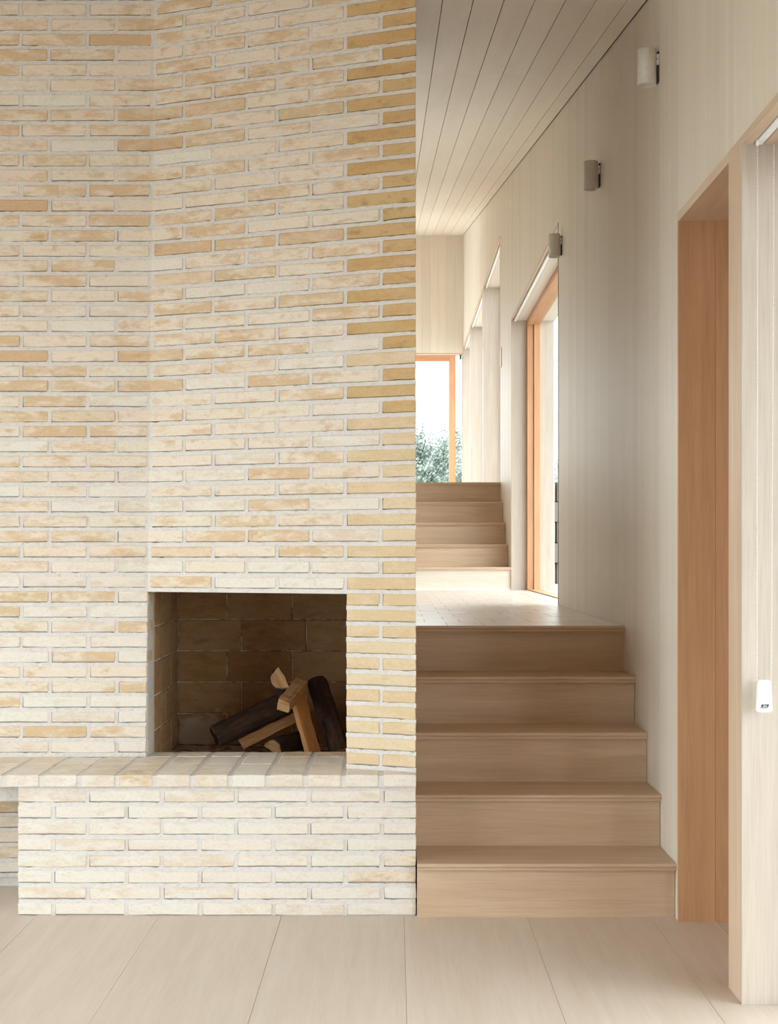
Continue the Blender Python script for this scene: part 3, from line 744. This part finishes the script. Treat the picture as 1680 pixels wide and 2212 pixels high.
# ------------------------------------------------------------------ ceiling
cang = math.atan(0.1557)
CY0 = 0.60
ceil_o = obj('ceiling', MB().box(-4.6, XW+0.34, -0.03, 19.6, 0.022, 0.2).me('ceiling'), M['dark'], None, (0, CY0, ceil_z(CY0)), (cang, 0, 0)); tag(ceil_o, kind='structure')
gx = 0.174; bwc = 0.1113
xs = [gx+bwc*i for i in range(-42, 7)]+[XW-0.005]
cl = {}
for x0, x1 in zip(xs[:-1], xs[1:]):
    for a, b_ in ((-0.02, (6.95-CY0)/math.cos(cang)), ((6.95-CY0)/math.cos(cang)+0.0008, 19.5)):
        key = (round(x1-x0, 4), round(b_-a, 3))
        if key not in cl:
            hw_, e = (x1-x0)/2, 0.0016; L = b_-a
            vs = []
            for yy in (0, L): vs += [(-hw_+e, yy, 0), (hw_-e, yy, 0), (hw_-e*.6, yy, 0.003), (hw_-e*.6, yy, .02), (-hw_+e*.6, yy, .02), (-hw_+e*.6, yy, .003)]
            fs = [(0, 1, 7, 6), (1, 2, 8, 7), (2, 3, 9, 8), (4, 5, 11, 10), (5, 0, 6, 11), (3, 4, 10, 9), (0, 5, 4, 3, 2, 1), (6, 7, 8, 9, 10, 11)]
            me = mesh('ceiling_board', vs, fs); bm = bmesh.new(); bm.from_mesh(me); bmesh.ops.recalc_face_normals(bm, faces=bm.faces); bm.to_mesh(me); bm.free()
            me.materials.append(M['paint_y']); cl[key] = me
        obj('ceiling_board', cl[key], None, ceil_o, ((x0+x1)/2, a, 0))
low = obj('ceiling_low', MB().box(-4.6, XW+0.34, -7.3, CY0+0.01, ceil_z(CY0), ceil_z(CY0)+0.15).me('low'), M['paint']); tag(low, kind='structure')

# ------------------------------------------------------------------ far end wall, hall side wall, living room walls
YE = 19.8
WHZ = 3.862
wf = obj('wall_far', MB().box(-1.35, XW+0.34, YE+0.021, YE+0.3, WHZ, 5.9).box(-1.35, -0.9, YE+0.021, YE+0.3, 1.5, WHZ).me('wall_far'), M['paint']); tag(wf, kind='structure')
x = XW-0.001
while x > -1.25:
    a = max(x-0.11, -1.25)
    z0 = WHZ if x > -0.85 else 1.8
    bm_ = bbox('wall_board', a+.0004, x-.0004, YE, YE+0.021, z0, ceil_z(YE)+.01, M['paint_z'], None, 0.0008); bm_.parent = wf; x -= 0.11
w6 = empty('window_6', (0, YE, 1.8)); tag(w6, kind='structure')
xs0, xs1 = P(969.4, 0, YE+.06).x, P(984, 0, YE+.06).x
jb('stile', xs0, xs1, YE+.06, YE+.12, 1.8, WHZ, M['cedar_z'], w6)
zt = P(0, 766, YE+.06).z; zb = P(0, 780, YE+.06).z
jb('rail', -0.9, xs0-.001, YE+.06, YE+.12, zb, zt+0.05, M['cedar_x'], w6)
jb('stile', -0.9, -0.81, YE+.061, YE+.119, 1.8, zb-.001, M['cedar_z'], w6)
jb('rail', -0.8, xs0-.001, YE+.06, YE+.12, 1.8, 1.88, M['cedar_x'], w6)
jb('glass_pane', -0.81, xs0, YE+.085, YE+.091, 1.88, zb, M['glass'], w6, 0)
jb('glass_pane', xs1, XW-0.01, YE+.10, YE+.106, 1.8, WHZ, M['glass'], w6, 0)
jb('edge_profile', XW-0.016, XW-0.001, YE+.02, YE+.06, 1.8, WHZ-0.03, M['lamp'], w6, 0)
jb('head_board', -0.9, XW-0.002, YE-.003, YE+.14, WHZ-0.016, WHZ+0.002, M['oak_x'], w6)
fb2 = empty('roller_blind', (0, YE, WHZ)); tag(fb2, 'rolled-up white blind across the head of the end window', 'blind')
jb('bottom_rail', -0.88, XW-0.05, YE+.012, YE+.045, P(0, 766, YE+.02).z, WHZ-0.018, M['white'], fb2, 0.003)
jb('end_bracket', XW-0.046, XW-0.022, YE+.005, YE+.05, P(0, 775.5, YE).z, WHZ-0.02, M['dark'], fb2, 0.003)
wl = obj('wall_left', MB().box(-1.35, -1.2, 5.6, 16.2, 0.0, 5.5).box(-1.35, -1.2, 19.6, 19.9, 0.0, 5.9).box(-1.35, -1.2, 16.2, 19.6, 0.0, 1.8).box(-1.35, -1.2, 16.2, 19.6, 3.95, 5.9).me('wall_left'), M['paint']); tag(wl, kind='structure')
# living room behind the camera: glazed left side and garden side
LW = (-0.5, 4.95, 2.42)                                 # glazed part of the far left wall: y from, y to, height
lv = MB(); lv.box(-4.0, -3.9, -7.2, LW[0], -.1, 3.6).box(-4.0, -3.9, LW[1], 5.6, -.1, 3.6).box(-4.0, -3.9, LW[0], LW[1], LW[2], 3.6)
wll = obj('wall_left_living', lv.me('wll'), M['paint']); tag(wll, kind='structure')
lf = MB(); lf.box(-4.6, XW+.34, -7.3, -7.2, -.1, 2.7)
wff = obj('wall_front', lf.me('wff'), M['paint']); tag(wff, kind='structure')

w10 = empty('window_10', (-1.27, 15.7, 1.8)); tag(w10, kind='structure')  # unseen window, added to brighten the far end of the hall
for y in (16.23, 17.9, 19.57): jb('mullion', -1.31, -1.25, y-.03, y+.03, 1.8, 3.95, M['cedar_z'], w10)
jb('glass_pane', -1.283, -1.277, 16.2, 19.6, 1.8, 3.95, M['glass'], w10, 0)
w9 = empty('window_9', (-3.95, 0.5, 0)); tag(w9, kind='structure')
for i in range(4):
    y = LW[0]+.03+(LW[1]-LW[0]-.06)*i/3; jb('mullion', -3.98, -3.92, y-.03, y+.03, 0, LW[2], M['cedar_z'], w9)
jb('glass_pane', -3.953, -3.947, LW[0], LW[1], 0, LW[2], M['glass'], w9, 0)
# ------------------------------------------------------------------ wall lamps
def cyl(bm_, r, z0, z1, seg=40, inner=None):
    a = [bm_.verts.new((r*math.cos(2*PI*i/seg), r*math.sin(2*PI*i/seg), z0)) for i in range(seg)]
    b2 = [bm_.verts.new((r*math.cos(2*PI*i/seg), r*math.sin(2*PI*i/seg), z1)) for i in range(seg)]
    for i in range(seg): bm_.faces.new((a[i], a[(i+1) % seg], b2[(i+1) % seg], b2[i]))
    return a, b2
def wall_lamp(y, label):
    zc, hh, R = 2.8775, 0.0625, 0.0325
    root = empty('wall_lamp', (XW, y, zc)); tag(root, label, 'lamp', 'cylinder lamps along the painted wall')
    bm = bmesh.new(); seg = 40
    rings = [(R*.0001, hh-.0), (R-.002, hh), (R, hh-.002), (R, -hh), (R-.0025, -hh), (R-.0025, -hh+.018), (R*.0001, -hh+.018)]
    vr = [[bm.verts.new((r_*math.cos(2*PI*i/seg), r_*math.sin(2*PI*i/seg), z)) for i in range(seg)] for r_, z in rings]
    for a, b2 in zip(vr[:-1], vr[1:]):
        for i in range(seg): bm.faces.new((a[i], a[(i+1) % seg], b2[(i+1) % seg], b2[i]))
    bmesh.ops.recalc_face_normals(bm, faces=bm.faces); me = bpy.data.meshes.new('shade'); bm.to_mesh(me); bm.free()
    for p_ in me.polygons: p_.use_smooth = abs(p_.normal.z) < 0.5
    obj('shade', me, M['lamp'], root, (-0.0405, 0, 0))
    bm = bmesh.new(); cyl(bm, R*.7, -hh+.019, -hh+.0195, 24); bmesh.ops.holes_fill(bm, edges=bm.edges[:]); me = bpy.data.meshes.new('lens'); bm.to_mesh(me); bm.free()
    me.transform(Matrix.Translation((0, 0, -0.003))); obj('lens', me, M['white'], root, (-0.0405, 0, 0))
    obj('mounting_plate', MB().box(-0.0055, 0, -0.014, 0.014, -0.052, 0.052).me('mp'), M['dark'], root)
    obj('bracket', MB().box(-0.0095, -0.0015, -0.0165, 0.012, 0.005, 0.042).me('br'), M['white'], root)
    obj('screw', MB().box(-0.0085, -0.0055, -0.0185, -0.0165, 0.023, 0.026).me('sc'), M['dark'], root)
    return root
wall_lamp(5.148, 'white cylinder wall lamp highest and nearest on the painted wall')
wall_lamp(6.62, 'cylinder wall lamp in the middle of the row of three')
wall_lamp(8.13, 'cylinder wall lamp beside the top corner of the landing window')
sw = empty('wall_switch', (XW, 12.72, 2.87)); tag(sw, 'narrow pale switch plate on the wall beside the upper steps', 'switch')
obj('plate', MB().box(-0.006, 0, -0.05, 0.05, -0.085, 0.085).me('pl'), M['lamp'], sw)
obj('rocker', MB().box(-0.010, -0.006, -0.03, 0.03, -0.07, -0.005).box(-0.010, -0.006, -0.03, 0.03, 0.005, 0.07).me('rk'), M['white'], sw)

# ------------------------------------------------------------------ outside
ev = MB(); v0 = 1.25
ev.prism([(-7.2, ceil_z(CY0)+.02), (CY0, ceil_z(CY0)+.02), (20.4, ceil_z(20.4)+.02), (20.4, ceil_z(20.4)+.2), (CY0, ceil_z(CY0)+.2), (-7.2, ceil_z(CY0)+.2)], XW+.34, XW+.34+v0)
tag(obj('sky_blocker_eave', ev.me('sky_blocker_eave'), M['paint']), kind='structure')  # unseen eave, added to cut the sky light on the window jambs
gr = MB(); gr.box(-60, 60, -60, 6.5, -0.35, -0.22).box(XW+.34, 60, 6.5, 16.0, -0.35, 0.86).box(-60, -1.36, 6.5, 16, -.35, .86).box(-60, 60, 20.2, 120, -0.35, 1.2).box(XW+.36, 60, 16.2, 20.2, -.35, 1.9)
tag(obj('ground', gr.me('ground'), M['gravel']), kind='structure')
gw = empty('garden_wall', (XW+1.5, 16.1, .86)); tag(gw, 'grey block garden wall seen through the landing window', 'wall')
for r_i in range(5):
    x = XW+0.38-(0.2 if r_i % 2 else 0)
    while x < XW+3.2:
        jb('block', max(x, XW+.36)+.004, x+.44, 16.0, 16.2, .861+.222*r_i, .861+.222*r_i+.214, M['block'], gw, 0.008); x += .45
def tree(loc, R, ht, label, seed, nleaf):
    rr = random.Random(seed); root = empty('leafy_tree', loc); tag(root, label, 'tree')
    vs, fs = [], []
    def limb(a, b2, r0, r1):
        d = (b2-a).normalized(); u = d.orthogonal().normalized(); v2 = d.cross(u); k0 = len(vs)
        for c, r_ in ((a, r0), (b2, r1)):
            for i in range(6): vs.append(c+(u*math.cos(i*PI/3)+v2*math.sin(i*PI/3))*r_)
        for i in range(6): fs.append((k0+i, k0+(i+1) % 6, k0+6+(i+1) % 6, k0+6+i))
    tips = []
    top = Vector((0, 0, ht*.45)); limb(Vector((0, 0, 0)), top, .14, .10)
    for i in range(16):
        a = i*2.4; e_ = rr.uniform(.15, 1.2)
        d = Vector((math.cos(a)*math.cos(e_), math.sin(a)*math.cos(e_), math.sin(e_)))
        q1 = top+d*R*rr.uniform(.45, .7)+Vector((0, 0, R*.2)); limb(top, q1, .05, .03)
        for j in range(5):
            d2 = (d+Vector((rr.uniform(-.8, .8), rr.uniform(-.8, .8), rr.uniform(-.2, .9)))).normalized()
            q2 = q1+d2*R*rr.uniform(.25, .5); limb(q1, q2, .02, .008); tips.append(q2); tips.append((q1+q2)/2)
    obj('branches', mesh('branches', vs, fs), M['twig'], root)
    vs, fs = [], []
    for i in range(nleaf):
        t_ = rr.choice(tips); c = t_+Vector((rr.gauss(0, .13), rr.gauss(0, .13), rr.gauss(0, .11)))*R*.62
        d = Vector((rr.gauss(0, 1), rr.gauss(0, 1), rr.gauss(0, 1))).normalized(); u = d.orthogonal().normalized(); v2 = d.cross(u); s = rr.uniform(.022, .045)
        k0 = len(vs); vs += [c-u*s, c+v2*s*.5, c+u*s, c-v2*s*.5]; fs.append((k0, k0+1, k0+2, k0+3))
    tag(obj('foliage', mesh('foliage', vs, fs), M['leaf'], root), kind='stuff')
tree((0.62, 28.5, 1.2), 1.25, 1.7, 'grey-green leafy tree outside the end window', 4, 15000)
tree((2.6, 25.5, 1.2), 1.1, 1.2, 'bushy tree beyond the garden wall at the landing window', 9, 5000)
